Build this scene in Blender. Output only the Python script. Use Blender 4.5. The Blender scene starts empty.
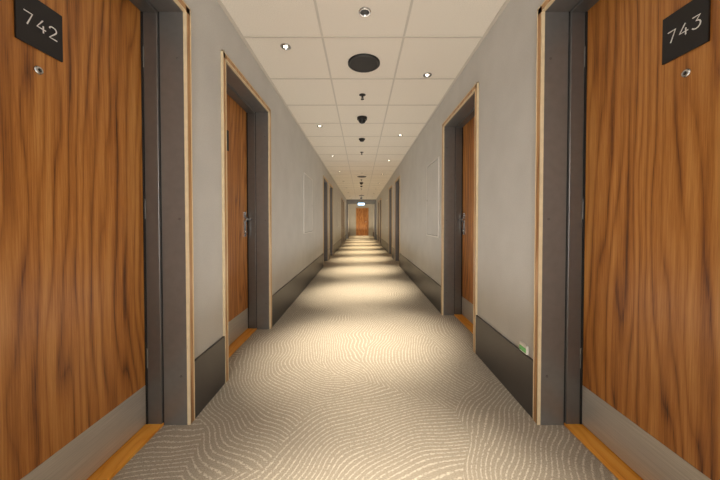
import bpy, bmesh, math, random
from mathutils import Vector, Matrix
random.seed(4)
S=bpy.context.scene
S.view_settings.view_transform='Standard'
S.view_settings.exposure=.12
HW=0.90; H=2.40; Y0=-3.2; YP=17.0; Y1=21.2
# ---------------------------------------------------------------- materials
def newmat(n):
    m=bpy.data.materials.new(n); m.use_nodes=True
    nt=m.node_tree; b=nt.nodes['Principled BSDF']
    return m,nt,b
def N(nt,t,**k):
    n=nt.nodes.new(t)
    for a,v in k.items(): setattr(n,a,v)
    return n
def srgb(r,g,b):
    f=lambda c:(c/255/12.92 if c/255<=0.04045 else ((c/255+0.055)/1.055)**2.4)
    return (f(r),f(g),f(b),1)
def math_(nt,op,a,b=None,clamp=False):
    n=N(nt,'ShaderNodeMath',operation=op); n.use_clamp=clamp
    for i,v in enumerate((a,b)):
        if v is None: continue
        if isinstance(v,(int,float)): n.inputs[i].default_value=v
        else: nt.links.new(v,n.inputs[i])
    return n.outputs[0]
def pos(nt,scale=(1,1,1)):
    g=N(nt,'ShaderNodeNewGeometry'); m=N(nt,'ShaderNodeMapping'); m.inputs['Scale'].default_value=scale
    nt.links.new(g.outputs['Position'],m.inputs['Vector']); return m.outputs[0]
def noise(nt,vec,scale,detail=3,rough=.5):
    n=N(nt,'ShaderNodeTexNoise'); nt.links.new(vec,n.inputs['Vector'])
    n.inputs['Scale'].default_value=scale; n.inputs['Detail'].default_value=detail; n.inputs['Roughness'].default_value=rough
    return n.outputs[0]
def ramp(nt,fac,stops):
    r=N(nt,'ShaderNodeValToRGB'); e=r.color_ramp.elements
    while len(e)<len(stops): e.new(.5)
    for i,(p,c) in enumerate(stops): e[i].position=p; e[i].color=c
    nt.links.new(fac,r.inputs[0]); return r.outputs[0]
def bump(nt,b,h,strength,dist=.002):
    n=N(nt,'ShaderNodeBump'); n.inputs['Strength'].default_value=strength; n.inputs['Distance'].default_value=dist
    nt.links.new(h,n.inputs['Height']); nt.links.new(n.outputs[0],b.inputs['Normal'])
def plain(n,c,rough=.5,metal=0,var=.06,nscale=30):
    m,nt,b=newmat(n)
    c0=[x*(1-var) for x in c[:3]]+[1]; c1=[min(1,x*(1+var)) for x in c[:3]]+[1]
    f=noise(nt,pos(nt),nscale,3)
    nt.links.new(ramp(nt,f,[(.3,c0),(.7,c1)]),b.inputs['Base Color'])
    b.inputs['Roughness'].default_value=rough; b.inputs['Metallic'].default_value=metal
    return m
def emis(n,c,s):
    m,nt,b=newmat(n); b.inputs['Base Color'].default_value=c
    b.inputs['Emission Color'].default_value=c; b.inputs['Emission Strength'].default_value=s; return m

def wood(name,cols,vertical=True,rough=.36):
    m,nt,b=newmat(name)
    if vertical: v1=pos(nt,(1,1,.13)); v2=pos(nt,(40,40,1.0)); ax=1; v3=pos(nt,(9,9,.28)); v4=pos(nt,(22,22,.55))
    else: v1=pos(nt,(1,.28,1)); v2=pos(nt,(60,2,60)); ax=0; v3=pos(nt,(12,.6,12)); v4=pos(nt,(22,1,22))
    big=noise(nt,v1,2.6,3,.5)
    sx=N(nt,'ShaderNodeSeparateXYZ'); g=N(nt,'ShaderNodeNewGeometry'); nt.links.new(g.outputs['Position'],sx.inputs[0])
    ph=math_(nt,'ADD',math_(nt,'MULTIPLY',sx.outputs[ax],130),math_(nt,'MULTIPLY',big,90))
    rings=math_(nt,'POWER',math_(nt,'MULTIPLY',math_(nt,'ADD',math_(nt,'SINE',ph),1),.5),.4)
    streak=noise(nt,v3,1.6,5,.65)
    mid=noise(nt,v4,1.5,4,.6)
    fine=noise(nt,v2,6,4,.7)
    t=math_(nt,'ADD',math_(nt,'ADD',math_(nt,'MULTIPLY',rings,.13),math_(nt,'MULTIPLY',streak,.38)),math_(nt,'MULTIPLY',fine,.30))
    t=math_(nt,'ADD',t,math_(nt,'MULTIPLY',mid,.24))
    col=ramp(nt,t,[(.40,cols[0]),(.475,cols[1]),(.56,cols[2]),(.68,cols[3])])
    nt.links.new(col,b.inputs['Base Color'])
    b.inputs['Roughness'].default_value=rough
    bump(nt,b,fine,.12,.001)
    return m
M_door=wood('door_wood',[srgb(88,50,21),srgb(148,90,38),srgb(180,117,53),srgb(206,147,80)])
M_thr=wood('threshold_wood',[srgb(215,132,35),srgb(235,156,50),srgb(246,170,64),srgb(250,186,82)],False,.35)
M_case=wood('casing_wood',[srgb(130,88,50),srgb(165,118,72),srgb(188,142,92),srgb(205,165,116)])
M_edge=plain('casing_edge_light',srgb(218,198,162),.5)
M_jamb=plain('jamb_grey_metal',srgb(134,132,130),.32,.6,.04)
M_frame=plain('frame_grey_metal',srgb(118,116,114),.30,.6,.04)
M_gask=plain('gasket_black',srgb(28,27,27),.7)
M_base=plain('baseboard_dark',srgb(78,74,71),.38,.1,.05,8)
M_sign=plain('sign_black',srgb(30,29,32),.5)
M_white=plain('sign_white',srgb(240,240,238),.5)
M_chrome=plain('chrome',srgb(200,200,200),.2,1)
M_blk=plain('black_plastic',srgb(22,21,21),.35)
M_grille=plain('speaker_grille',srgb(40,37,35),.6,.2)
M_wplast=plain('white_plastic',srgb(225,222,215),.4)
M_green=emis('green_indicator',(.12,.35,.10,1),.3)
M_panel=plain('access_panel_paint',srgb(222,219,214),.4,0,.02)
M_tbar=plain('t_bar',srgb(204,197,185),.45,0,.02)
M_lamp=emis('lamp_lens',(1,.88,.7,1),9)
M_exit=emis('exit_lamp',(.40,.70,1,1),5)
M_kick,nt,b=newmat('kick_plate_steel')
f=noise(nt,pos(nt,(1,1.5,120)),4,3)
nt.links.new(ramp(nt,f,[(.3,srgb(192,187,180)),(.7,srgb(214,209,202))]),b.inputs['Base Color'])
b.inputs['Metallic'].default_value=.45; b.inputs['Roughness'].default_value=.38
M_wall,nt,b=newmat('wallpaper')
f1=noise(nt,pos(nt),140,3,.7); f2=noise(nt,pos(nt),4,3)
t=math_(nt,'ADD',math_(nt,'MULTIPLY',f1,.6),math_(nt,'MULTIPLY',f2,.4))
nt.links.new(ramp(nt,t,[(.3,srgb(190,188,184)),(.7,srgb(208,206,202))]),b.inputs['Base Color'])
b.inputs['Roughness'].default_value=.8; bump(nt,b,f1,.2)
M_ceil,nt,b=newmat('ceiling_tile')
f1=noise(nt,pos(nt),180,4,.7)
nt.links.new(ramp(nt,f1,[(.35,srgb(220,213,201)),(.55,srgb(239,232,220))]),b.inputs['Base Color'])
b.inputs['Roughness'].default_value=.9; bump(nt,b,f1,.3)
# carpet: arcs around an offset centre for every (warped) cell, even spacing
M_carp,nt,b=newmat('carpet')
P=pos(nt)
nz=N(nt,'ShaderNodeTexNoise',noise_dimensions='2D'); nt.links.new(P,nz.inputs['Vector']); nz.inputs['Scale'].default_value=2.0; nz.inputs['Detail'].default_value=1
vm=N(nt,'ShaderNodeVectorMath',operation='MULTIPLY_ADD'); nt.links.new(nz.outputs['Color'],vm.inputs[0]); vm.inputs[1].default_value=(.20,.20,0); nt.links.new(P,vm.inputs[2])
sc=N(nt,'ShaderNodeMapping'); sc.inputs['Scale'].default_value=(1.5,.95,1); nt.links.new(vm.outputs[0],sc.inputs['Vector'])
vo=N(nt,'ShaderNodeTexVoronoi',feature='F1',voronoi_dimensions='2D'); nt.links.new(sc.outputs[0],vo.inputs['Vector']); vo.inputs['Scale'].default_value=1.0
un=N(nt,'ShaderNodeVectorMath',operation='MULTIPLY'); nt.links.new(vo.outputs['Position'],un.inputs[0]); un.inputs[1].default_value=(1/1.5,1/.95,0)
of=N(nt,'ShaderNodeVectorMath',operation='MULTIPLY_ADD'); nt.links.new(vo.outputs['Color'],of.inputs[0]); of.inputs[1].default_value=(1.0,1.3,0); of.inputs[2].default_value=(.30,-.65,0)
ce=N(nt,'ShaderNodeVectorMath',operation='ADD'); nt.links.new(un.outputs[0],ce.inputs[0]); nt.links.new(of.outputs[0],ce.inputs[1])
di=N(nt,'ShaderNodeVectorMath',operation='DISTANCE'); nt.links.new(vm.outputs[0],di.inputs[0])
fl=N(nt,'ShaderNodeVectorMath',operation='MULTIPLY'); nt.links.new(ce.outputs[0],fl.inputs[0]); fl.inputs[1].default_value=(1,1,0); nt.links.new(fl.outputs[0],di.inputs[1])
fib=noise(nt,P,90,2,.6)
ph=math_(nt,'ADD',math_(nt,'MULTIPLY',di.outputs['Value'],270),math_(nt,'MULTIPLY',fib,3.2))
s=math_(nt,'MULTIPLY',math_(nt,'ADD',math_(nt,'SINE',ph),1),.5)
gap=noise(nt,P,80,3,.7)
speck=noise(nt,P,200,2,.8)
line=math_(nt,'MULTIPLY',math_(nt,'SUBTRACT',s,.76),6,True)
brk=math_(nt,'MULTIPLY',math_(nt,'SUBTRACT',gap,.40),8,True)
lm=math_(nt,'MULTIPLY',math_(nt,'MULTIPLY',line,brk),.85)
basec=ramp(nt,speck,[(.3,srgb(144,135,122)),(.7,srgb(192,182,166))])
linec=ramp(nt,speck,[(.3,srgb(204,196,181)),(.7,srgb(232,225,211))])
mx=N(nt,'ShaderNodeMix',data_type='RGBA'); nt.links.new(lm,mx.inputs[0]); nt.links.new(basec,mx.inputs[6]); nt.links.new(linec,mx.inputs[7])
nt.links.new(mx.outputs[2],b.inputs['Base Color']); b.inputs['Roughness'].default_value=.95
bump(nt,b,math_(nt,'ADD',math_(nt,'MULTIPLY',lm,.4),speck),.5,.004)
# ---------------------------------------------------------------- helpers
def mesh_obj(name,bm,mats,parent=None,loc=(0,0,0),bevel=0,smooth=False):
    me=bpy.data.meshes.new(name); bmesh.ops.recalc_face_normals(bm,faces=bm.faces)
    bm.to_mesh(me); bm.free()
    for m in (mats if isinstance(mats,(list,tuple)) else [mats]): me.materials.append(m)
    o=bpy.data.objects.new(name,me); S.collection.objects.link(o); o.location=loc
    if parent: o.parent=parent
    if bevel:
        md=o.modifiers.new('bev','BEVEL'); md.width=bevel; md.segments=2; md.limit_method='ANGLE'
    if smooth:
        for p in me.polygons: p.use_smooth=True
        md=o.modifiers.new('es','EDGE_SPLIT'); md.split_angle=math.radians(35)
    return o
def box(bm,a,c,mi=0):
    lo=[min(a[i],c[i]) for i in range(3)]; hi=[max(a[i],c[i]) for i in range(3)]
    vs=[bm.verts.new((x,y,z)) for x in (lo[0],hi[0]) for y in (lo[1],hi[1]) for z in (lo[2],hi[2])]
    for q in ((0,1,3,2),(4,6,7,5),(0,4,5,1),(2,3,7,6),(0,2,6,4),(1,5,7,3)):
        f=bm.faces.new([vs[i] for i in q]); f.material_index=mi
def lathe(bm,prof,mat=Matrix(),seg=32,mi=0,mis=None):
    rings=[]
    for r,z in prof:
        if r<1e-6: rings.append([bm.verts.new(mat@Vector((0,0,z)))])
        else: rings.append([bm.verts.new(mat@Vector((r*math.cos(2*math.pi*i/seg),r*math.sin(2*math.pi*i/seg),z))) for i in range(seg)])
    for k in range(len(rings)-1):
        A,B=rings[k],rings[k+1]; m=mis[k] if mis else mi
        for i in range(seg):
            j=(i+1)%seg
            if len(A)==1 and len(B)==1: continue
            if len(A)==1: f=bm.faces.new((A[0],B[i],B[j]))
            elif len(B)==1: f=bm.faces.new((A[i],B[0],A[j]))
            else: f=bm.faces.new((A[i],B[i],B[j],A[j]))
            f.material_index=m
def empty(name,loc):
    e=bpy.data.objects.new(name,None); e.location=loc; e.empty_display_size=.1; S.collection.objects.link(e); return e
# ---------------------------------------------------------------- openings
CW=.04          # casing width
DW=.94          # outer to outer
TOP=2.12        # casing top
LEFT=[]; RIGHT=[]
for k in range(4):
    LEFT += [(.51+6*k,'near'),(1.783+6*k,'far')]
    RIGHT+= [(.51+6.04*k,'near'),(2.19+6.0*k,'far')]
LEFT=[d for d in LEFT if d[0]+DW<YP-.3]; RIGHT=[d for d in RIGHT if d[0]+DW<YP-.3]
def build_wall(side,doors,name):
    bm=bmesh.new()
    y=Y0
    for d,_ in doors:
        a,b_=d+.02,d+DW-.02
        box(bm,(side*HW,y,0),(side*1.16,a,H))
        box(bm,(side*HW,a,TOP-.02),(side*1.16,b_,H))
        y=b_
    box(bm,(side*HW,y,0),(side*1.16,Y1,H))
    box(bm,(side*1.16,Y0,0),(side*1.3,Y1,H))
    mesh_obj(name,bm,M_wall)
    bm=bmesh.new(); y=Y0+.02
    for d,_ in doors:
        box(bm,(side*HW,y,0),(side*(HW-.014),d-.001,.305)); y=d+DW+.001
    box(bm,(side*HW,y,0),(side*(HW-.014),Y1-.01,.305))
    mesh_obj('baseboard_'+name[5:],bm,M_base,bevel=.003)
build_wall(-1,LEFT,'wall_left'); build_wall(1,RIGHT,'wall_right')
bm=bmesh.new(); box(bm,(-1.3,Y0-.1,0),(1.3,Y0,H)); mesh_obj('wall_back',bm,M_wall)
bm=bmesh.new(); box(bm,(-1.3,Y1,0),(1.3,Y1+.1,H)); mesh_obj('wall_end',bm,M_wall)
bm=bmesh.new(); box(bm,(-1.3,Y0-.1,-.1),(1.3,Y1+.1,0)); mesh_obj('floor',bm,M_carp)
bm=bmesh.new(); box(bm,(-1.3,Y0-.1,H),(1.3,Y1+.1,H+.08)); ceil=mesh_obj('ceiling',bm,M_ceil)
bm=bmesh.new()
for x in (-.3,.3): box(bm,(x-.008,Y0,H-.003),(x+.008,Y1,H+.001))
y=2.09-.6*8
while y<Y1:
    if y>Y0: box(bm,(-HW,y-.008,H-.0035),(HW,y+.008,H+.001))
    y+=.6
for s_ in (-1,1): box(bm,(s_*HW,Y0,H-.006),(s_*(HW-.022),Y1,H+.001))
mesh_obj('t_bar_grid',bm,M_tbar,parent=ceil)
# ---------------------------------------------------------------- strokes for numerals
GL={'7':[[(0,1),(.6,1),(.22,0)]],
    '4':[[(.42,1),(0,.3),(.64,.3)],[(.46,.58),(.46,0)]],
    '2':[[(.02,.78),(.06,.9),(.16,.98),(.3,1.0),(.44,.97),(.54,.88),(.57,.75),(.53,.62),(.42,.48),(.0,0),(.6,0)]],
    '3':[[(.03,1),(.56,1),(.28,.62),(.42,.6),(.54,.5),(.59,.34),(.55,.16),(.44,.04),(.28,0),(.12,.04),(.02,.14)]]}
def numerals(txt,parent,side,h,d):
    cu=bpy.data.curves.new('numerals','CURVE'); cu.dimensions='3D'; cu.bevel_depth=.0021; cu.bevel_resolution=3; cu.use_fill_caps=True
    w=h*.60; gap=h*.32; tot=len(txt)*w+(len(txt)-1)*gap; x0=-tot/2
    for i,ch in enumerate(txt):
        for st in GL[ch]:
            sp=cu.splines.new('POLY'); sp.points.add(len(st)-1)
            for j,(u,v) in enumerate(st):
                a=x0+i*(w+gap)+u*h; z=(v-.5)*h
                yy=a if side<0 else -a
                sp.points[j].co=(d,yy,z,1)
    o=bpy.data.objects.new('numerals',cu); S.collection.objects.link(o); cu.materials.append(M_white); o.parent=parent
# ---------------------------------------------------------------- doors
def make_door(idx,side,y0,kind,num=None):
    root=empty('door_%d'%idx,(side*HW,y0,0))
    def X(d): return side*d
    a=CW; b_=DW-CW; top=TOP-CW
    bm=bmesh.new(); p=-.014
    for (u0,u1,z0,z1) in ((0,a,0,TOP),(b_,DW,0,TOP)):
        box(bm,(X(0),u0+.004,z0),(X(p),u1-.004,z1))
    box(bm,(X(0),0.004,top+.004),(X(p),DW-.004,TOP-.004))
    for (u0,u1) in ((0,.006),(a-.006,a),(b_,b_+.006),(DW-.006,DW)):
        box(bm,(X(0),u0,0),(X(p-.002),u1,TOP if u0 in(0,DW-.006) else top),1)
    box(bm,(X(0),0,TOP-.006),(X(p-.002),DW,TOP),1)
    box(bm,(X(0),a,top),(X(p-.002),b_,top+.006),1)
    mesh_obj('casing',bm,[M_case,M_edge],root)
    bm=bmesh.new()
    box(bm,(X(.0005),a-.02,0),(X(.12),a,top)); box(bm,(X(.0005),b_,0),(X(.12),b_+.02,top))
    box(bm,(X(.0005),a-.02,top),(X(.12),b_+.02,top+.02))
    mesh_obj('reveal',bm,M_jamb,root)
    bm=bmesh.new(); st=.012
    for (u0,u1) in ((a-.02,a+st),(b_-st,b_+.02)): box(bm,(X(.122),u0,0),(X(.197),u1,top))
    box(bm,(X(.122),a,top-st),(X(.197),b_,top+.02))
    mesh_obj('door_frame',bm,M_frame,root,bevel=.003)
    bm=bmesh.new()
    for (u0,u1) in ((a-.01,a+.002),(b_-.002,b_+.01)): box(bm,(X(.118),u0,0),(X(.124),u1,top))
    for (u0,u1) in ((a+st,a+st+.005),(b_-st-.005,b_-st)): box(bm,(X(.19),u0,0.016),(X(.199),u1,top-st))
    mesh_obj('gasket',bm,M_gask,root)
    bm=bmesh.new()
    for z in (.25,1.05,1.85):
        lathe(bm,[(0,.002),(.006,.002),(.007,0)],Matrix.Translation((X(.03),b_,z))@Matrix.Rotation(math.radians(90),4,'X'),12)
    mesh_obj('screws',bm,M_frame,root)
    bm=bmesh.new(); box(bm,(X(.20),a+.004,.016),(X(.245),b_-.004,top)); mesh_obj('leaf',bm,M_door,root,bevel=.002)
    bm=bmesh.new(); box(bm,(X(.1975),a+st+.005,.02),(X(.201),b_-st-.005,.215)); mesh_obj('kick_plate',bm,M_kick,root,bevel=.0008)
    bm=bmesh.new(); box(bm,(X(.118),a,0),(X(.26),b_,.014)); mesh_obj('threshold',bm,M_thr,root,bevel=.003)
    hu=b_-.075 if kind=='far' else a+.075; dr=-1 if kind=='far' else 1
    face=.20
    bm=bmesh.new()
    box(bm,(X(face+.001),hu-.022,.90),(X(face-.008),hu+.022,1.13))
    R=Matrix.Rotation(math.radians(-90*side),4,'Y')
    lathe(bm,[(0.0,.012),(.026,.012),(.028,.008),(.028,0)],Matrix.Translation((X(face-.004),hu,1.06))@R,24)
    lathe(bm,[(0.0105,.0),(.0105,.055),(.008,.06),(0,.06)],Matrix.Translation((X(face-.005),hu,1.06))@R,16)
    lathe(bm,[(0,-.012),(.009,-.012),(.0105,-.008),(.0105,.12),(.009,.126),(0,.126)],Matrix.Translation((X(face-.057),hu,1.06))@Matrix.Rotation(math.radians(-90*dr),4,'X'),16)
    lathe(bm,[(0,.013),(.012,.013),(.014,.01),(.014,0)],Matrix.Translation((X(face-.004),hu,.945))@R,20)
    mesh_obj('lever_handle',bm,M_chrome,root,smooth=True)
    off=.018 if side>0 else 0
    bm=bmesh.new()
    lathe(bm,[(0,.003),(.005,.003),(.006,.0065),(.011,.006),(.0135,.003),(.0135,0)],Matrix.Translation((X(face),DW/2-.03+off,1.545))@R,24,mis=[1,0,0,0,0])
    mesh_obj('peephole',bm,[M_chrome,M_blk],root,smooth=True)
    hh=a+st-.002 if kind=='far' else b_-st+.002
    bm=bmesh.new()
    for z in (.3,1.05,1.8):
        lathe(bm,[(0,0),(.006,0),(.006,.1),(0,.1)],Matrix.Translation((X(.193),hh,z)),12)
    mesh_obj('hinges',bm,M_frame,root,smooth=True)
    sy=DW/2-.025+off; sz=1.695
    sg=empty('room_number_sign',(side*(HW+face),y0+sy,sz))
    bm=bmesh.new(); box(bm,(X(-.007),-.069,-.082),(X(-.0005),.069,.082)); mesh_obj('plate',bm,M_sign,sg,bevel=.001)
    if num: numerals(num,sg,side,.040,X(-.007))
n=1
for i,(y,k) in enumerate(LEFT): make_door(n,-1,y,k,'742' if i==0 else None); n+=1
for i,(y,k) in enumerate(RIGHT): make_door(n,1,y,k,'743' if i==0 else None); n+=1
# ---------------------------------------------------------------- wall access panels
def panel(side,y0,y1,z0,z1):
    r=empty('wall_access_panel',(side*HW,y0,z0)); w=y1-y0; h=z1-z0
    bm=bmesh.new(); box(bm,(0,.01,.01),(-side*.004,w-.01,h-.01)); mesh_obj('shadow_gap',bm,M_base,r)  # dark sheet gives the gap its shade by colour, so the frame stands out
    bm=bmesh.new(); box(bm,(0,.022,.022),(-side*.012,w-.022,h-.022)); mesh_obj('hatch',bm,M_wall,r,bevel=.001)
    bm=bmesh.new()
    for q in ((0,.016,0,h),(w-.016,w,0,h),(.016,w-.016,0,.016),(.016,w-.016,h-.016,h)): box(bm,(0,q[0],q[2]),(-side*.014,q[1],q[3]))
    mesh_obj('hatch_frame',bm,M_panel,r,bevel=.001)
    bm=bmesh.new(); lathe(bm,[(0,.004),(.01,.004),(.011,0)],Matrix.Translation((-side*.012,w-.05,h*.5))@Matrix.Rotation(math.radians(-90*side),4,'Y'),16); mesh_obj('lock',bm,M_chrome,r)
panel(1,3.27,3.87,.85,1.80); panel(-1,4.3,5.05,.85,1.80)
panel(1,9.4,10.0,.85,1.80); panel(-1,10.3,11.05,.85,1.80)
r=empty('wall_socket',(HW,1.545,.335))
bm=bmesh.new(); box(bm,(0,-.035,-.024),(-.016,.035,.024)); mesh_obj('cover',bm,M_wplast,r,bevel=.003)
bm=bmesh.new(); box(bm,(-.012,-.030,-.016),(-.018,.030,.008)); mesh_obj('green_strip',bm,M_green,r,bevel=.001)
# ---------------------------------------------------------------- ceiling fixtures
def spot_fix(x,y,warm,power,lit=True):
    r=empty('recessed_downlight',(x,y,H))
    bm=bmesh.new()
    lathe(bm,[(.040,.0),(.040,-.006),(.036,-.009),(.029,-.008),(.026,.0),(.024,.004)],seg=28)
    mesh_obj('ring',bm,M_chrome,r,smooth=True)
    bm=bmesh.new(); lathe(bm,[(.026,-.002),(.016,-.003)],seg=20,mi=0); lathe(bm,[(.016,-.003),(0,-.0035)],seg=20,mi=1)
    mesh_obj('lens',bm,[M_blk,M_lamp if lit else M_blk],r)
    if lit:
        L=bpy.data.lights.new('lamp','SPOT'); L.energy=power; L.color=warm; L.spot_size=math.radians(43); L.spot_blend=1; L.shadow_soft_size=.03
        lo=bpy.data.objects.new('lamp',L); S.collection.objects.link(lo); lo.parent=r; lo.location=(0,0,-.02)
        lo.rotation_euler=(0,math.radians(-11 if x<0 else 11),0)
k=-3
while True:
    yl=2.2+1.8*k; yr=2.62+1.8*k
    if yr>Y1-.3: break
    t=min(1,max(0,(yl-1)/10)); col=(1,.88-.08*t,.70-.20*t)
    pw=(245 if yl>0 else 125)+30*t
    if yl>YP: pw*=.8
    if yl>Y0+.2: spot_fix(-.6,yl,col,pw)
    spot_fix(.6,yr,col,pw)
    k+=1
spot_fix(.01,1.84,(1,1,1),0,False)
def speaker(x,y):
    bm=bmesh.new()
    lathe(bm,[(.138,0),(.138,-.008),(.13,-.013),(.12,-.013),(.117,-.009),(.06,-.012),(0,-.013)],Matrix.Translation((0,0,0)),48,mis=[0,0,0,0,1,1])
    mesh_obj('ceiling_speaker',bm,[M_blk,M_grille],loc=(x,y,H),smooth=True)
def dome(x,y):
    bm=bmesh.new(); prof=[(.065,0),(.065,-.028),(.058,-.036)]
    prof+=[(.05*math.cos(a),-.036-.045*math.sin(a)) for a in [i*math.pi/2/8 for i in range(9)]]
    lathe(bm,prof,seg=36,mis=[1,1]+[0]*(len(prof)-3)); mesh_obj('dome_camera',bm,[M_blk,M_grille],loc=(x,y,H),smooth=True)
def sprinkler(x,y):
    bm=bmesh.new()
    lathe(bm,[(.035,0),(.035,-.003),(.02,-.008),(.008,-.009),(.008,-.03),(.004,-.032),(.004,-.045),(.018,-.046),(.018,-.049),(0,-.049)],seg=24)
    for s_ in(-1,1): box(bm,(s_*.010,-.002,-.046),(s_*.013,.002,-.02))
    mesh_obj('fire_sprinkler',bm,M_grille,loc=(x,y,H))
def smoke(x,y):
    bm=bmesh.new(); lathe(bm,[(.052,0),(.052,-.012),(.046,-.02),(.036,-.024),(.036,-.034),(.028,-.042),(0,-.044)],seg=32,mis=[0,0,0,1,0,0])
    mesh_obj('smoke_detector',bm,[M_grille,M_blk],loc=(x,y,H),smooth=True)
for j in range(3):
    o=6*j
    if j: spot_fix(.01,1.84+o,(1,1,1),0,False)
    speaker(.01,2.43+o); sprinkler(0,3.03+o); dome(0,3.68+o)
    if 5.5+o<YP: smoke(0,4.62+o); sprinkler(0,5.5+o)
# ---------------------------------------------------------------- far portal, exit lamp, end door
bm=bmesh.new()
for s_ in(-1,1): box(bm,(s_*HW,YP,0),(s_*.80,YP+.14,2.12))
box(bm,(-HW,YP,2.12),(HW,YP+.14,H))
mesh_obj('trim_1',bm,M_jamb,bevel=.004)
r=empty('exit_sign_lamp',(0,YP-.5,1.97+.12))
bm=bmesh.new(); box(bm,(-.2,-.02,-.07),(.2,.02,.07)); mesh_obj('housing',bm,M_wplast,r,bevel=.006)
bm=bmesh.new(); box(bm,(-.185,-.024,-.058),(.185,-.018,.058)); mesh_obj('face',bm,M_exit,r)
bm=bmesh.new()
for x in(-.12,.12): lathe(bm,[(.004,.06),(.004,.31)],Matrix.Translation((x,0,0)),8)
mesh_obj('rods',bm,M_chrome,r)
r=empty('door_%d'%n,(.08,Y1,0))
bm=bmesh.new(); box(bm,(-.42,-.03,.01),(.42,.0,2.05)); mesh_obj('leaf',bm,M_door,r,bevel=.003)
bm=bmesh.new(); box(bm,(-.48,-.045,0),(-.42,0,2.11)); box(bm,(.42,-.045,0),(.48,0,2.11)); box(bm,(-.48,-.045,2.05),(.48,0,2.11)); mesh_obj('door_frame',bm,M_case,r,bevel=.003)
bm=bmesh.new(); lathe(bm,[(0,0),(.01,0),(.01,.12),(0,.12)],Matrix.Translation((.33,-.08,1.05))@Matrix.Rotation(math.radians(-90),4,'Y'),12); lathe(bm,[(.01,0),(.01,.05),(0,.05)],Matrix.Translation((.33,-.03,1.05))@Matrix.Rotation(math.radians(90),4,'X'),12); mesh_obj('lever_handle',bm,M_chrome,r)
# ---------------------------------------------------------------- lighting
def area(name,y,z,rx,sx,sy,pw,col):
    L=bpy.data.lights.new(name,'AREA'); L.shape='RECTANGLE'; L.size=sx; L.size_y=sy; L.energy=pw; L.color=col
    o=bpy.data.objects.new(name,L); S.collection.objects.link(o); o.location=(0,y,z); o.rotation_euler=(math.radians(rx),0,0)
area('fill_behind_camera',Y0+.15,1.3,90,1.6,2.0,68,(1,.98,.95))  # added fill out of view
area('ambient_near',2.0,.45,180,.9,10,26,(1,.985,.96))  # added upward fill for ceiling and walls, not a fixture of the corridor
area('ambient_far',12,.45,180,.9,10,20,(1,.88,.70))  # same added uplight for the farther stretch, tinted warmer
area('ambient_end',19.2,.45,180,.9,3.4,22,(1,.84,.6))  # added warm uplight beyond the portal, no fixture behind it
W=bpy.data.worlds.new('w'); S.world=W; W.use_nodes=True; W.node_tree.nodes['Background'].inputs[0].default_value=(.5,.5,.5,1); W.node_tree.nodes['Background'].inputs[1].default_value=.2
# ---------------------------------------------------------------- camera
f=280
C=bpy.data.cameras.new('camera'); C.sensor_width=36; C.sensor_fit='HORIZONTAL'; C.lens=36*f/720; C.clip_start=.02; C.clip_end=100
C.shift_x=-1/720; C.shift_y=-13.1/720
o=bpy.data.objects.new('camera',C); S.collection.objects.link(o); o.location=(-.015,0,1.035); o.rotation_euler=(math.radians(89),0,0); S.camera=o
